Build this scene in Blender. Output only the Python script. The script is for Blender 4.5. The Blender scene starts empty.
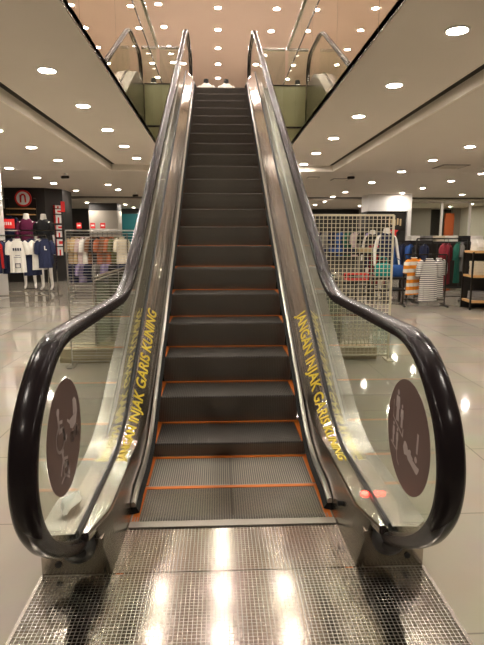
import bpy, bmesh, math, random
from mathutils import Vector, Matrix
random.seed(7)
C = bpy.context.scene.collection
sin, cos, pi, tan = math.sin, math.cos, math.pi, math.tan

# ------------------------------------------------------------------ materials
def mat(name, col, rough=.5, metal=0, spec=.5, noise=None, bump=None, emit=None, estr=0, aniso=0):
    m = bpy.data.materials.new(name); m.use_nodes = True
    nt = m.node_tree; b = nt.nodes['Principled BSDF']
    b.inputs['Base Color'].default_value = (*col, 1)
    b.inputs['Roughness'].default_value = rough
    b.inputs['Metallic'].default_value = metal
    b.inputs['Specular IOR Level'].default_value = spec
    b.inputs['Anisotropic'].default_value = aniso
    if emit:
        b.inputs['Emission Color'].default_value = (*emit, 1); b.inputs['Emission Strength'].default_value = estr
    if noise or bump:
        tc = nt.nodes.new('ShaderNodeTexCoord')
    if noise:   # (scale, amount)
        n = nt.nodes.new('ShaderNodeTexNoise'); n.inputs['Scale'].default_value = noise[0]; n.inputs['Detail'].default_value = 4
        nt.links.new(tc.outputs['Object'], n.inputs['Vector'])
        r = nt.nodes.new('ShaderNodeMix'); r.data_type = 'RGBA'
        a = noise[1]
        r.inputs['A'].default_value = (*[c*(1-a) for c in col], 1); r.inputs['B'].default_value = (*[min(1, c*(1+a)) for c in col], 1)
        nt.links.new(n.outputs['Fac'], r.inputs['Factor']); nt.links.new(r.outputs['Result'], b.inputs['Base Color'])
    if bump:    # (scale, strength, distance)
        n = nt.nodes.new('ShaderNodeTexNoise'); n.inputs['Scale'].default_value = bump[0]
        nt.links.new(tc.outputs['Object'], n.inputs['Vector'])
        k = nt.nodes.new('ShaderNodeBump'); k.inputs['Strength'].default_value = bump[1]; k.inputs['Distance'].default_value = bump[2]
        nt.links.new(n.outputs['Fac'], k.inputs['Height']); nt.links.new(k.outputs['Normal'], b.inputs['Normal'])
    return m

def stripe_mat(name, cols, axis='Z', scale=10, split=.5, rough=.85, offset=0):
    m = mat(name, cols[0], rough); nt = m.node_tree; b = nt.nodes['Principled BSDF']
    tc = nt.nodes.new('ShaderNodeTexCoord'); sp = nt.nodes.new('ShaderNodeSeparateXYZ')
    nt.links.new(tc.outputs['Object'], sp.inputs[0])
    mu = nt.nodes.new('ShaderNodeMath'); mu.operation = 'MULTIPLY_ADD'; mu.inputs[1].default_value = scale; mu.inputs[2].default_value = 100+offset
    fr = nt.nodes.new('ShaderNodeMath'); fr.operation = 'FRACT'
    gt = nt.nodes.new('ShaderNodeMath'); gt.operation = 'GREATER_THAN'; gt.inputs[1].default_value = split
    mx = nt.nodes.new('ShaderNodeMix'); mx.data_type = 'RGBA'
    mx.inputs['A'].default_value = (*cols[0], 1); mx.inputs['B'].default_value = (*cols[1], 1)
    nt.links.new(sp.outputs[axis], mu.inputs[0]); nt.links.new(mu.outputs[0], fr.inputs[0]); nt.links.new(fr.outputs[0], gt.inputs[0])
    nt.links.new(gt.outputs[0], mx.inputs['Factor']); nt.links.new(mx.outputs['Result'], b.inputs['Base Color'])
    return m

def glass_mat(name, tint, ior=1.5, refl=1.0):
    m = bpy.data.materials.new(name); m.use_nodes = True; nt = m.node_tree
    nt.nodes.remove(nt.nodes['Principled BSDF']); out = nt.nodes['Material Output']
    t = nt.nodes.new('ShaderNodeBsdfTransparent'); t.inputs['Color'].default_value = (*tint, 1)
    g = nt.nodes.new('ShaderNodeBsdfGlossy'); g.inputs['Roughness'].default_value = 0.01; g.inputs['Color'].default_value = (refl, refl, refl, 1)
    fr = nt.nodes.new('ShaderNodeFresnel'); fr.inputs['IOR'].default_value = ior
    # use the incidence angle measured against the outward face for both directions
    ge = nt.nodes.new('ShaderNodeNewGeometry'); mi = nt.nodes.new('ShaderNodeMix'); mi.data_type = 'FLOAT'
    mi.inputs['A'].default_value = ior; mi.inputs['B'].default_value = 1/ior
    nt.links.new(ge.outputs['Backfacing'], mi.inputs['Factor'])
    inv = nt.nodes.new('ShaderNodeMath'); inv.operation = 'DIVIDE'
    # Fresnel already inverts the IOR on back faces: feed the inverse there so both agree
    nt.links.new(mi.outputs['Result'], fr.inputs['IOR'])
    x = nt.nodes.new('ShaderNodeMixShader')
    nt.nodes.remove(inv)
    nt.links.new(fr.outputs[0], x.inputs[0]); nt.links.new(t.outputs[0], x.inputs[1]); nt.links.new(g.outputs[0], x.inputs[2])
    nt.links.new(x.outputs[0], out.inputs['Surface'])
    return m

def tile_mat(name, col, mortar, size, msize, rough, bumpd=0.001, metal=0, offset=0, sizey=None, coordrot=0, mrough=None):
    m = mat(name, col, rough, metal); nt = m.node_tree; b = nt.nodes['Principled BSDF']
    tc = nt.nodes.new('ShaderNodeTexCoord'); br = nt.nodes.new('ShaderNodeTexBrick')
    br.offset = offset; br.inputs['Scale'].default_value = 1; br.inputs['Brick Width'].default_value = size
    br.inputs['Row Height'].default_value = sizey or size; br.inputs['Mortar Size'].default_value = msize
    br.inputs['Mortar Smooth'].default_value = .2
    br.inputs['Color1'].default_value = (*col, 1); br.inputs['Color2'].default_value = (*[c*.96 for c in col], 1); br.inputs['Mortar'].default_value = (*mortar, 1)
    nt.links.new(tc.outputs['Object'], br.inputs['Vector'])
    no = nt.nodes.new('ShaderNodeTexNoise'); no.inputs['Scale'].default_value = 2.5; no.inputs['Detail'].default_value = 5
    nt.links.new(tc.outputs['Object'], no.inputs['Vector'])
    mx = nt.nodes.new('ShaderNodeMix'); mx.data_type = 'RGBA'; mx.blend_type = 'MULTIPLY'; mx.inputs['Factor'].default_value = .25
    nt.links.new(br.outputs['Color'], mx.inputs['A']); nt.links.new(no.outputs['Color'], mx.inputs['B'])
    nt.links.new(mx.outputs['Result'], b.inputs['Base Color'])
    k = nt.nodes.new('ShaderNodeBump'); k.invert = True; k.inputs['Strength'].default_value = .6; k.inputs['Distance'].default_value = bumpd
    nt.links.new(br.outputs['Fac'], k.inputs['Height']); nt.links.new(k.outputs['Normal'], b.inputs['Normal'])
    if mrough is not None:
        mr = nt.nodes.new('ShaderNodeMix'); mr.data_type = 'FLOAT'; mr.inputs['A'].default_value = rough; mr.inputs['B'].default_value = mrough
        nt.links.new(br.outputs['Fac'], mr.inputs['Factor']); nt.links.new(mr.outputs['Result'], b.inputs['Roughness'])
    return m

def brushed_mat(name, col, rough, amt=.1, metal=1):
    m = mat(name, col, rough, metal); nt = m.node_tree; b = nt.nodes['Principled BSDF']
    tc = nt.nodes.new('ShaderNodeTexCoord'); mp = nt.nodes.new('ShaderNodeMapping'); mp.inputs['Scale'].default_value = (90, 1.5, 1.5)
    n = nt.nodes.new('ShaderNodeTexNoise'); n.inputs['Scale'].default_value = 1; n.inputs['Detail'].default_value = 3
    nt.links.new(tc.outputs['Object'], mp.inputs['Vector']); nt.links.new(mp.outputs['Vector'], n.inputs['Vector'])
    k = nt.nodes.new('ShaderNodeBump'); k.inputs['Strength'].default_value = amt*5; k.inputs['Distance'].default_value = .002
    nt.links.new(n.outputs['Fac'], k.inputs['Height']); nt.links.new(k.outputs['Normal'], b.inputs['Normal'])
    n2 = nt.nodes.new('ShaderNodeTexNoise'); n2.inputs['Scale'].default_value = 14; n2.inputs['Detail'].default_value = 3
    nt.links.new(tc.outputs['Object'], n2.inputs['Vector'])
    mr = nt.nodes.new('ShaderNodeMapRange'); mr.inputs['To Min'].default_value = rough*.75; mr.inputs['To Max'].default_value = rough*1.35
    nt.links.new(n2.outputs['Fac'], mr.inputs['Value']); nt.links.new(mr.outputs[0], b.inputs['Roughness'])
    return m

M = dict(
 steel = brushed_mat('brushed_stainless', (.64, .61, .57), .10, .16),
 steel_dull = mat('dull_stainless', (.38, .355, .315), .27, 1, noise=(4, .12)),
 steel_plain = mat('plain_stainless', (.45, .41, .36), .25, 1, noise=(5, .1)),
 chrome = mat('chrome', (.75, .73, .7), .12, 1),
 alu = mat('aluminium', (.62, .6, .57), .3, .9),
 comb = mat('comb_aluminium', (.34, .32, .28), .38, .8),
 mirror = mat('mirror_cladding', (.80, .76, .66), .015, 1),
 step = mat('step_cast_metal', (.10, .09, .08), .42, .4, noise=(9, .2)),
 riser = mat('step_riser_metal', (.20, .175, .15), .45, .35),
 orange = mat('orange_plastic', (.58, .145, .012), .5),
 rubber = mat('black_rubber', (.016, .012, .013), .2, 0, .14),
 black = mat('black_plastic', (.012, .012, .012), .45),
 brush = mat('black_brush', (.01, .01, .01), .9),
 floor = tile_mat('polished_tile', (.47, .425, .35), (.28, .25, .21), .8, .004, .06, .0006),
 plate = tile_mat('patterned_steel_plate', (.38, .35, .305), (.45, .42, .36), .0165, .0013, .13, .00042, metal=1, sizey=.0165, mrough=.28),
 ceil = mat('ceiling_paint', (.76, .69, .60), .75, noise=(1.2, .03)),
 lip = mat('ceiling_lip_lit', (.88, .81, .70), .6),  # ceiling colour lightened to paint in downlight on the lip; slats share it
 groove = mat('ceiling_groove_shade', (.13, .115, .10), .85),  # shade inside the groove put into a darker ceiling colour
 ceil_up = mat('upper_ceiling_paint', (.86, .70, .62), .75, noise=(1.0, .03)),
 wall = mat('wall_paint', (.55, .5, .42), .8, noise=(2, .05)),
 dark_wall = mat('dark_wall_paint', (.035, .032, .03), .6, noise=(3, .2)),
 teal = mat('teal_paint', (.0, .12, .13), .6),
 fascia = mat('pale_green_panel', (.46, .47, .27), .25, noise=(1.5, .05)),
 upfloor = tile_mat('upper_tile', (.58, .52, .42), (.3, .27, .22), .8, .004, .1),
 lamp = mat('lamp_lens', (1, 1, 1), .5, emit=(1, .90, .80), estr=150),
 lamp_up = mat('upper_lamp_lens', (1, 1, 1), .5, emit=(1, .88, .79), estr=150),
 trim = mat('white_trim', (.8, .77, .72), .4),
 white = mat('white_plastic', (.78, .76, .73), .35),
 cream_metal = mat('cream_powder_coat', (.70, .64, .47), .4),
 plinth = mat('tan_laminate', (.42, .35, .22), .35),
 darkmetal = mat('black_metal', (.03, .026, .022), .4, .6),
 wood = mat('light_wood', (.62, .36, .14), .5, noise=(12, .2)),
 clad = mat('black_laminate', (.022, .02, .019), .35, noise=(6, .2)),
 red = mat('red_plastic', (.72, .02, .02), .4),
 redlamp = mat('red_indicator_lens', (.8, .02, .02), .3, emit=(1, .03, .02), estr=6),
 yellow = mat('yellow_vinyl', (.74, .56, .03), .45),
 sticker = mat('brown_vinyl', (.125, .078, .066), .45),
 picto = mat('pale_vinyl', (.42, .35, .33), .5),
 seal = mat('black_seal', (.01, .01, .01), .5),
 gedge = mat('green_glass_edge', (.12, .25, .16), .15),
 glass = glass_mat('balustrade_glass', (.93, .965, .92)),
 glass_up = glass_mat('guard_glass', (.93, .97, .93)),
 glass_dark = glass_mat('green_guard_glass', (.60, .70, .60)),
 vent = mat('ceiling_vent_paint', (.30, .26, .22), .7),
 paper = mat('white_paper', (.8, .8, .78), .6),
 skin = mat('mannequin_gloss_white', (.82, .79, .74), .25),
 orange_reflection = mat('orange_reflection_paint', (.45, .08, .012), .6),  # orange reflection in the glass, painted as a panel colour
)
def fab(name, c, n=.12): return mat(name, c, .9, noise=(18, n), bump=(60, .3, .002))
F = dict(navy=fab('navy_cotton', (.012, .018, .055)), white=fab('white_cotton', (.75, .72, .66), .04), cream=fab('cream_cotton', (.62, .55, .42)),
 maroon=fab('maroon_cotton', (.20, .012, .022)), green=fab('green_cotton', (.008, .10, .07)), purple=fab('plum_cotton', (.13, .008, .05)),
 red=fab('red_cotton', (.55, .015, .015)), black=fab('black_cotton', (.012, .012, .013)), beige=fab('beige_cotton', (.38, .27, .16)),
 brown=fab('brown_cotton', (.16, .07, .03)), rust=fab('rust_cotton', (.33, .10, .04)), pink=fab('pale_pink_cotton', (.55, .42, .42)),
 blue=fab('blue_cotton', (.02, .08, .28)), teal=fab('teal_cotton', (0, .28, .26)), grey=fab('grey_cotton', (.22, .21, .2)), lilac=fab('lilac_cotton', (.30, .25, .42)),
 tan=fab('tan_cotton', (.48, .36, .2)), olive=fab('olive_cotton', (.10, .10, .04)),
 ostripe=stripe_mat('orange_white_stripes', ((.72, .68, .6), (.80, .27, .015)), 'Z', 7, .5),
 nstripe=stripe_mat('navy_white_stripes', ((.70, .67, .62), (.02, .02, .05)), 'Z', 24, .66))

# ------------------------------------------------------------------ mesh helpers
class MB:
    def __init__(s): s.v = []; s.f = []; s.mi = []; s.sm = []
    def quad(s, pts, mi=0, smooth=False):
        n = len(s.v); s.v += [tuple(p) for p in pts]; s.f.append(tuple(range(n, n+len(pts)))); s.mi.append(mi); s.sm.append(smooth)
    def box(s, x0, x1, y0, y1, z0, z1, mi=0, mt=None):
        n = len(s.v)
        vs = [(x, y, z) for z in (z0, z1) for (x, y) in ((x0, y0), (x1, y0), (x1, y1), (x0, y1))]
        if mt: vs = [tuple(mt @ Vector(v)) for v in vs]
        s.v += vs
        for f in ((3, 2, 1, 0), (4, 5, 6, 7), (0, 1, 5, 4), (1, 2, 6, 5), (2, 3, 7, 6), (3, 0, 4, 7)):
            s.f.append(tuple(n+i for i in f)); s.mi.append(mi); s.sm.append(False)
        return s
    def loft(s, rings, closed=True, caps=True, mi=0, smooth=True):
        n = len(s.v); m = len(rings[0])
        for r in rings: s.v += [tuple(p) for p in r]
        for i in range(len(rings)-1):
            for j in range(m if closed else m-1):
                a = n+i*m+j; b = n+i*m+(j+1) % m
                s.f.append((a, b, b+m, a+m)); s.mi.append(mi); s.sm.append(smooth)
        if caps and closed:
            s.f.append(tuple(n+j for j in range(m))[::-1]); s.mi.append(mi); s.sm.append(False)
            e = n+(len(rings)-1)*m
            s.f.append(tuple(e+j for j in range(m))); s.mi.append(mi); s.sm.append(False)
        return s
    def tube(s, pts, r, k=8, mi=0, cap=True):
        pts = [Vector(p) for p in pts]; rings = []; up = None
        for i, p in enumerate(pts):
            d = (pts[min(i+1, len(pts)-1)]-pts[max(i-1, 0)]).normalized()
            if up is None: up = Vector((0, 0, 1)) if abs(d.z) < .9 else Vector((1, 0, 0))
            a = d.cross(up).normalized(); b = a.cross(d).normalized(); up = b
            rr = r[i] if isinstance(r, (list, tuple)) else r
            rings.append([p+a*rr*cos(2*pi*j/k)+b*rr*sin(2*pi*j/k) for j in range(k)])
        return s.loft(rings, True, cap, mi)
    def cyl(s, c, r, z0, z1, k=24, mi=0, r2=None):
        r2 = r if r2 is None else r2
        return s.loft([[(c[0]+rr*cos(2*pi*j/k), c[1]+rr*sin(2*pi*j/k), z) for j in range(k)] for rr, z in ((r, z0), (r2, z1))], True, True, mi)
    def build(s, name, mats, parent=None, bevel=0):
        me = bpy.data.meshes.new(name); me.from_pydata(s.v, [], s.f)
        for m in (mats if isinstance(mats, (list, tuple)) else [mats]): me.materials.append(m)
        me.polygons.foreach_set('material_index', s.mi); me.polygons.foreach_set('use_smooth', s.sm)
        bm = bmesh.new(); bm.from_mesh(me); bmesh.ops.remove_doubles(bm, verts=bm.verts, dist=1e-5)
        bmesh.ops.recalc_face_normals(bm, faces=bm.faces); bm.to_mesh(me); bm.free()
        if any(s.sm): me.set_sharp_from_angle(angle=.7)
        o = bpy.data.objects.new(name, me); C.objects.link(o)
        if parent: o.parent = parent
        if bevel:
            b = o.modifiers.new('bevel', 'BEVEL'); b.width = bevel; b.segments = 2; b.limit_method = 'ANGLE'
        return o
def tag(o, label, cat, group=None):
    o['label'] = label; o['category'] = cat
    if group: o['group'] = group
    return o
def thing(name, label, cat, loc=(0, 0, 0), rz=0, group=None):
    o = bpy.data.objects.new(name, None); C.objects.link(o); o.location = loc; o.rotation_euler = (0, 0, rz); o.empty_display_size = .1
    return tag(o, label, cat, group)
def struct(o): o['kind'] = 'structure'; return o
def kids(o): return [c for c in bpy.data.objects if c.parent == o]
def dup(root, loc=None, rz=None, label=None, parent=None):
    r = root.copy(); C.objects.link(r)
    if parent: r.parent = parent
    if loc is not None: r.location = loc
    if rz is not None: r.rotation_euler = (0, 0, rz)
    if label: r['label'] = label
    for ch in kids(root): dup(ch, parent=r)
    return r

# ------------------------------------------------------------------ escalator profile
def zfun(pts, R):
    segs = []
    for i in range(1, len(pts)-1):
        (y0, z0), (y1, z1), (y2, z2) = pts[i-1:i+2]
        a0 = math.atan2(z1-z0, y1-y0); a1 = math.atan2(z2-z1, y2-y1); T = R*tan(abs(a1-a0)/2)
        ya = y1-T*cos(a0); za = z1-T*sin(a0); yb = y1+T*cos(a1)
        sg = 1 if a1 > a0 else -1
        segs.append((ya, yb, ya-sg*R*sin(a0), za+sg*R*cos(a0), sg))
    def f(Y):
        for ya, yb, cy, cz, sg in segs:
            if ya <= Y <= yb: return cz-sg*math.sqrt(max(0, R*R-(Y-cy)**2))
        for (y0, z0), (y1, z1) in zip(pts, pts[1:]):
            if Y <= y1: return z0+(z1-z0)*(Y-y0)/(y1-y0)
        return pts[-1][1]
    return f
T30 = .57735; H = 4.23; YC = 3.01; YT = YC+H/T30
def line(z0, c, ztop=None, yend=14, R=1.0):
    """flat at z0, then the incline at vertical offset c over the step line, then flat"""
    ztop = H+z0 if ztop is None else ztop
    return zfun([(-2, z0), (YC+(z0-c)/T30, z0), (YC+(ztop-c)/T30, ztop), (yend, ztop)], R)
def step_path(s, R=1.0):
    T = R*tan(pi/12); L = (YT-YC)/cos(pi/6)
    a = YC-T
    if s < a: return s, 0.
    s -= a; al = R*pi/6
    if s < al: return a+R*sin(s/R), R*(1-cos(s/R))
    s -= al; y0 = YC+T*cos(pi/6); z0 = T*.5
    if s < L-2*T: return y0+s*cos(pi/6), z0+s*.5
    s -= L-2*T; y1 = y0+(L-2*T)*cos(pi/6); z1 = z0+(L-2*T)*.5
    if s < al:
        t = s/R; return y1+R*(.5-sin(pi/6-t)), z1+R*(cos(pi/6-t)-cos(pi/6))
    s -= al; return y1+.5*R+s, H
def stations(a, b, n): return [a+(b-a)*i/(n-1) for i in range(n)]

ESC = thing('escalator', 'long indoor escalator with black handrails and orange-edged steps rising to the upper floor', 'escalator', (0, 1.99, 0))
def eb(mb, name, mats, parent=None, bevel=0):
    """build in world coordinates, then parent under the escalator keeping place"""
    o = mb.build(name, mats, None, bevel); o.parent = parent or ESC
    o.matrix_parent_inverse = Matrix.Identity(4)
    p = ESC.location
    if parent is None: o.location = (-p.x, -p.y, -p.z)
    return o

# steps
def step_mesh():
    prof = [(.398, -.012), (.398, 0), (.0, 0), (-.003, -.012), (.004, -.05), (.012, -.10), (.022, -.15), (.036, -.205), (.06, -.26)]
    pitch = .0125; n = 78; x0 = -n*pitch/2; cols = []
    for i in range(n):
        x = x0+i*pitch
        for dx, d in ((0.0, 1), (.0045, 1), (.0045, 0), (.0125, 0)):
            cols.append((x+dx, d))
    mb = MB(); rows = []
    m = len(prof)
    for x, d in cols:
        row = []
        for j, (y, z) in enumerate(prof):
            if d:
                if j <= 2: z -= .009 if j else 0
                if j >= 2: y += .009
            row.append((x, y, z))
        rows.append(row)
    nb = len(mb.v)
    for r in rows: mb.v += r
    for i in range(len(rows)-1):
        for j in range(m-1):
            a = nb+i*m+j; mb.f.append((a, a+1, a+m+1, a+m)); mb.mi.append(0 if j < 3 else 1); mb.sm.append(False)
    # side cheeks
    for s in (-1, 1):
        xx = s*n*pitch/2
        mb.quad([(xx, y, z) for y, z in prof], 1)
    return mb
sp = step_path(2.769-.405*2)
step0 = eb(step_mesh(), 'step', [M['step'], M['riser']])
b = MB()
for s in (-1, 1): b.box(s*.4935-.005-(.022 if s > 0 else 0), s*.4935+.005+(.022 if s < 0 else 0), .002, .39, -.01, .003)
b.box(-.49, .49, .362, .39, -.01, .003)
db = b.build('demarcation_border', M['orange'], step0); db['label'] = 'orange plastic border strip along tread edges'
steps = []
for j in range(-2, 24):
    Y, Z = step_path(2.769+.405*j)
    if Y > 11.35: break
    o = step0 if j == -2 else step0.copy()
    if j > -2:
        C.objects.link(o); d = db.copy(); C.objects.link(d); d.parent = o
    o.location = (0, Y-1.99, Z)

# decks
G = line(.22, .28, H+.24); I = line(.22, .11, H+.16)
def XI(Y): t = min(1, max(0, (Y-2.6)/1.2)); return .535-.018*t
YS = [1.93+i*(5.0-1.93)/200 for i in range(200)]+[5.0+i*(11.75-5)/90 for i in range(91)]
ZR = zfun([(-2, 1.035), (3.2, 1.035), (3.2+H/T30, 1.035+H), (20, 1.035+H)], 1.2)
def catmull(P, n=6):
    out = []
    for i in range(1, len(P)-2):
        for k in range(n):
            t = k/n; a, b_, c, d = P[i-1:i+3]
            out.append(tuple(.5*((2*b_[q])+(-a[q]+c[q])*t+(2*a[q]-5*b_[q]+4*c[q]-d[q])*t*t+(-a[q]+3*b_[q]-3*c[q]+d[q])*t**3) for q in (0, 1)))
    out.append(P[-2]); return out
NEWEL = catmull([(2.12, .135), (2.05, .138), (1.96, .155), (1.865, .198), (1.755, .262), (1.64, .338), (1.545, .42), (1.475, .515), (1.445, .61), (1.447, .70), (1.48, .80), (1.545, .885), (1.64, .965), (1.74, 1.013), (1.84, 1.033), (1.93, 1.035), (2.03, 1.035)])
def offset_curve(P, d):
    out = []
    for i, (y, z) in enumerate(P):
        p0 = P[max(0, i-1)]; p1 = P[min(len(P)-1, i+1)]; ty, tz = p1[0]-p0[0], p1[1]-p0[1]; l = math.hypot(ty, tz)
        out.append((y-tz/l*d, z+ty/l*d))
    return out
INNER = offset_curve(NEWEL, -.026)
iF = min(range(len(INNER)), key=lambda i: INNER[i][0]); YF = INNER[iF][0]
def interp(P, Y):
    P = sorted(P)
    for (a, za), (c, zc_) in zip(P, P[1:]):
        if a <= Y <= c: return za+(zc_-za)*(Y-a)/(c-a+1e-9)
    return P[0][1] if Y < P[0][0] else P[-1][1]
for s in (-1, 1):
    side = 'left' if s < 0 else 'right'
    b = MB(); rings = []
    for Y in YS:
        xi, g, i_ = XI(Y), G(Y), I(Y)
        if Y < 2.12: xi += .05*(2.12-Y)/.19
        rings.append([(s*xi, Y, i_), (s*(xi+.004), Y, i_+.006), (s*.622, Y, g), (s*.622, Y, g-.05), (s*xi, Y, i_-.03)])
    b.loft(rings); eb(b, 'inner_deck', M['steel'])
    # seal at the glass foot
    b = MB(); b.loft([[(s*.620, Y, G(Y)-.005), (s*.622, Y, G(Y)+.014), (s*.631, Y, G(Y)+.016), (s*.631, Y, G(Y)-.02)] for Y in YS]); eb(b, 'glass_seal', M['seal'])
    # outer deck
    b = MB(); rings = []
    for Y in [1.95, 2.0]+[y for y in YS if y > 2.03]:
        xo = .80-(.05 if Y < 1.97 else 0)
        g = G(Y)-.012
        rings.append([(s*.645, Y, g), (s*xo, Y, g-.004), (s*xo, Y, g-.05), (s*.645, Y, g-.05)])
    b.loft(rings); eb(b, 'outer_deck', M['steel_dull'])
    # skirt panel beside the steps
    b = MB(); rings = []
    for Y in [y for y in YS if y > 1.99]:
        z0 = line(-.02, -.22, H-.2)(Y); rings.append([(s*.503, Y, z0), (s*(XI(Y)-.001+.05*max(0, 2.12-Y)/.19), Y, I(Y)-.012), (s*(XI(Y)+.01+.05*max(0, 2.12-Y)/.19), Y, I(Y)-.012), (s*.53, Y, z0)])
    b.loft(rings, smooth=False); eb(b, 'skirt_panel', M['steel_dull'])
    # skirt guard: brush with a silver holder
    SG = line(.075, .045, H+.075)
    ys = stations(2.46, 11.5, 140)
    def drop(Y): return -.028*max(0, (2.60-Y)/.14)
    b = MB(); b.loft([[(s*.510, Y, SG(Y)+.018+drop(Y)), (s*.497, Y, SG(Y)+.022+drop(Y)), (s*.487, Y, SG(Y)+.012+drop(Y)), (s*.487, Y, SG(Y)-.006+drop(Y)), (s*.510, Y, SG(Y)-.006+drop(Y))] for Y in ys])
    g_ = eb(b, 'skirt_guard', M['alu'])
    b = MB(); b.loft([[(s*.506, Y, SG(Y)-.005+drop(Y)), (s*.486, Y, SG(Y)-.005+drop(Y)), (s*.468, Y, SG(Y)-.035+drop(Y)), (s*.506, Y, SG(Y)-.045+drop(Y))] for Y in ys]); b.build('brush_strip', M['brush'], g_)
    # truss cladding outside and underneath
    b = MB(); rings = []
    for Y in [2.08]+[y for y in YS if y > 2.1]:
        zb = line(.0, -.55, H-1.0)(Y); zb = max(0.0, zb)
        rings.append([(s*.798, Y, zb), (s*.798, Y, G(Y)-.05), (s*.76, Y, G(Y)-.05), (s*.76, Y, zb)])
    b.loft(rings, smooth=False); eb(b, 'side_cladding', M['steel_dull'])
    # newel base front
    b = MB(); b.box(min(s*.545, s*.80), max(s*.545, s*.80), 1.99, 2.09, .0, .165)
    nb = eb(b, 'newel_base', M['steel_plain'], bevel=.004)
    b = MB(); b.tube([(s*.73, 1.985, .05), (s*.73, 1.995, .05)], .013, 16); b.build('sensor_hole', M['black'], nb)
    # handrail inlet
    b = MB()
    rings = []
    for Y, hw, z0, z1 in ((1.905, .046, .125, .185), (1.93, .060, .09, .195), (1.96, .064, .075, .198), (2.03, .064, .07, .198)):
        rings.append([(s*.635+hw*cos(2*pi*k/20)*(1 if abs(cos(2*pi*k/20)) < .9 else .97), Y, (z0+z1)/2+(z1-z0)/2*sin(2*pi*k/20)) for k in range(20)])
    b.loft(rings); eb(b, 'handrail_inlet', M['black'])
    # handrail: one continuous loop
    path = []   # (Y, Z)
    cy, R = 1.93, .38
    path += NEWEL
    yt = 11.65; zt = ZR(yt)
    path += [(y, ZR(y)) for y in stations(cy, yt, 120)[1:]]
    path += [(yt+R*cos(a), zt-R+R*sin(a)) for a in [pi/2-pi*i/24 for i in range(1, 25)]]
    prof = [(-.042, -.004), (-.039, .012), (-.028, .021), (-.012, .025), (.012, .025), (.028, .021), (.039, .012), (.042, -.004), (.041, -.016), (.030, -.020), (.024, -.014), (-.024, -.014), (-.030, -.020), (-.041, -.016)]
    rings = []
    for i, (y, z) in enumerate(path):
        p0 = path[max(0, i-1)]; p1 = path[min(len(path)-1, i+1)]
        ty, tz = p1[0]-p0[0], p1[1]-p0[1]; l = math.hypot(ty, tz); ny, nz = -tz/l, ty/l
        # outward normal: on the newel's front it must point to the viewer
        rings.append([(s*.635+u, y+ny*w, z+nz*w) for u, w in prof])
    b = MB(); b.loft(rings); eb(b, 'handrail', M['rubber'])
    # steel track under the handrail
    rings = []
    tp = path[2:]
    for i, (y, z) in enumerate(tp):
        p0 = tp[max(0, i-1)]; p1 = tp[min(len(tp)-1, i+1)]
        ty, tz = p1[0]-p0[0], p1[1]-p0[1]; l = math.hypot(ty, tz); ny, nz = -tz/l, ty/l
        rings.append([(s*.635+u, y+ny*w, z+nz*w) for u, w in ((-.016, -.013), (.016, -.013), (.012, -.03), (-.012, -.03))])
    b = MB(); b.loft(rings); eb(b, 'handrail_track', M['steel_dull'])
    # glass panels (joints every 1.6 m)
    cuts = [YF+.0005]+[3.2, 4.85, 6.5, 8.15, 9.8, 11.65, yt+R-.03]
    def up(Y):
        r = R-.028
        if Y < cy: return interp(INNER[iF:], Y)
        if Y > yt: return zt-R+math.sqrt(max(0, r*r-(Y-yt)**2))
        return ZR(Y)-.028/cos(math.atan((ZR(Y+.01)-ZR(Y-.01))/.02))
    def lo(Y):
        r = R-.028
        if Y < 1.94: return interp(INNER[:iF+1], Y)
        if Y > yt: return zt-R-math.sqrt(max(0, r*r-(Y-yt)**2))
        return G(Y)-.03
    for a, c in zip(cuts, cuts[1:]):
        g0 = .003
        n = 30
        if a < cy: ys = [YF+.0005+(cy-YF)*(1-cos(pi/2*i/30)) for i in range(31)]+stations(1.941, c-g0, 20)
        elif a >= yt: ys = [yt+(R-.028)*sin(pi/2*i/16) for i in range(17)]
        else: ys = stations(a+g0, c-g0, n)
        b = MB()
        b.loft([[(s*.630, Y, lo(Y)), (s*.630, Y, up(Y)), (s*.640, Y, up(Y)), (s*.640, Y, lo(Y))] for Y in ys], smooth=False)
        eb(b, 'glass_panel', M['glass'])
# floor plates
b = MB(); b.box(-.79, .79, .30, 1.983, -.03, .004); eb(b, 'floor_plate', M['plate'])
for s in (-1, 1): b = MB(); b.box(s*.795-.007, s*.795+.007, .30, 1.985, -.03, .006); eb(b, 'plate_frame', M['steel_dull'])
b = MB(); b.box(-.533, .533, 1.988, 2.32, -.03, .005); cp = eb(b, 'comb_plate', M['plate'])
b = MB(); b.box(-.502, .502, 2.322, 2.375, -.005, .012)
for i in range(78):
    x = -78*.0125/2+i*.0125+.0022
    b.v += []; b.box(x-.0016, x+.0016, 2.375, 2.425, -.004, .008)
eb(b, 'comb_segment', M['comb'])
b = MB(); b.box(-.79, .79, 11.5, 13.2, H-.03, H+.004); eb(b, 'floor_plate', M['plate'])
b = MB(); b.box(-.5, .5, 11.38, 11.5, H-.02, H+.012); eb(b, 'comb_segment', M['comb'])
# underside
b = MB(); ZB = line(.0, -.55, H-1.0)
b.loft([[(-.76, Y, ZB(Y)), (.76, Y, ZB(Y)), (.76, Y, ZB(Y)+.03), (-.76, Y, ZB(Y)+.03)] for Y in stations(4.0, 11.7, 60)], smooth=False); eb(b, 'underside_panel', M['steel_dull'])
# red running indicator in the right deck and its emergency button
b = MB()
b.tube([(.60, 2.20, .222), (.60, 2.20, .229)], .017, 20)
o = eb(b, 'indicator_light', M['redlamp']); o['label'] = 'small glowing red indicator on the right deck'
b = MB(); b.tube([(.535, 2.30, .125), (.50, 2.30, .125)], .012, 14); b.tube([(-.535, 2.45, .13), (-.527, 2.45, .13)], .012, 14); eb(b, 'skirt_button', M['black'])

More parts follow.
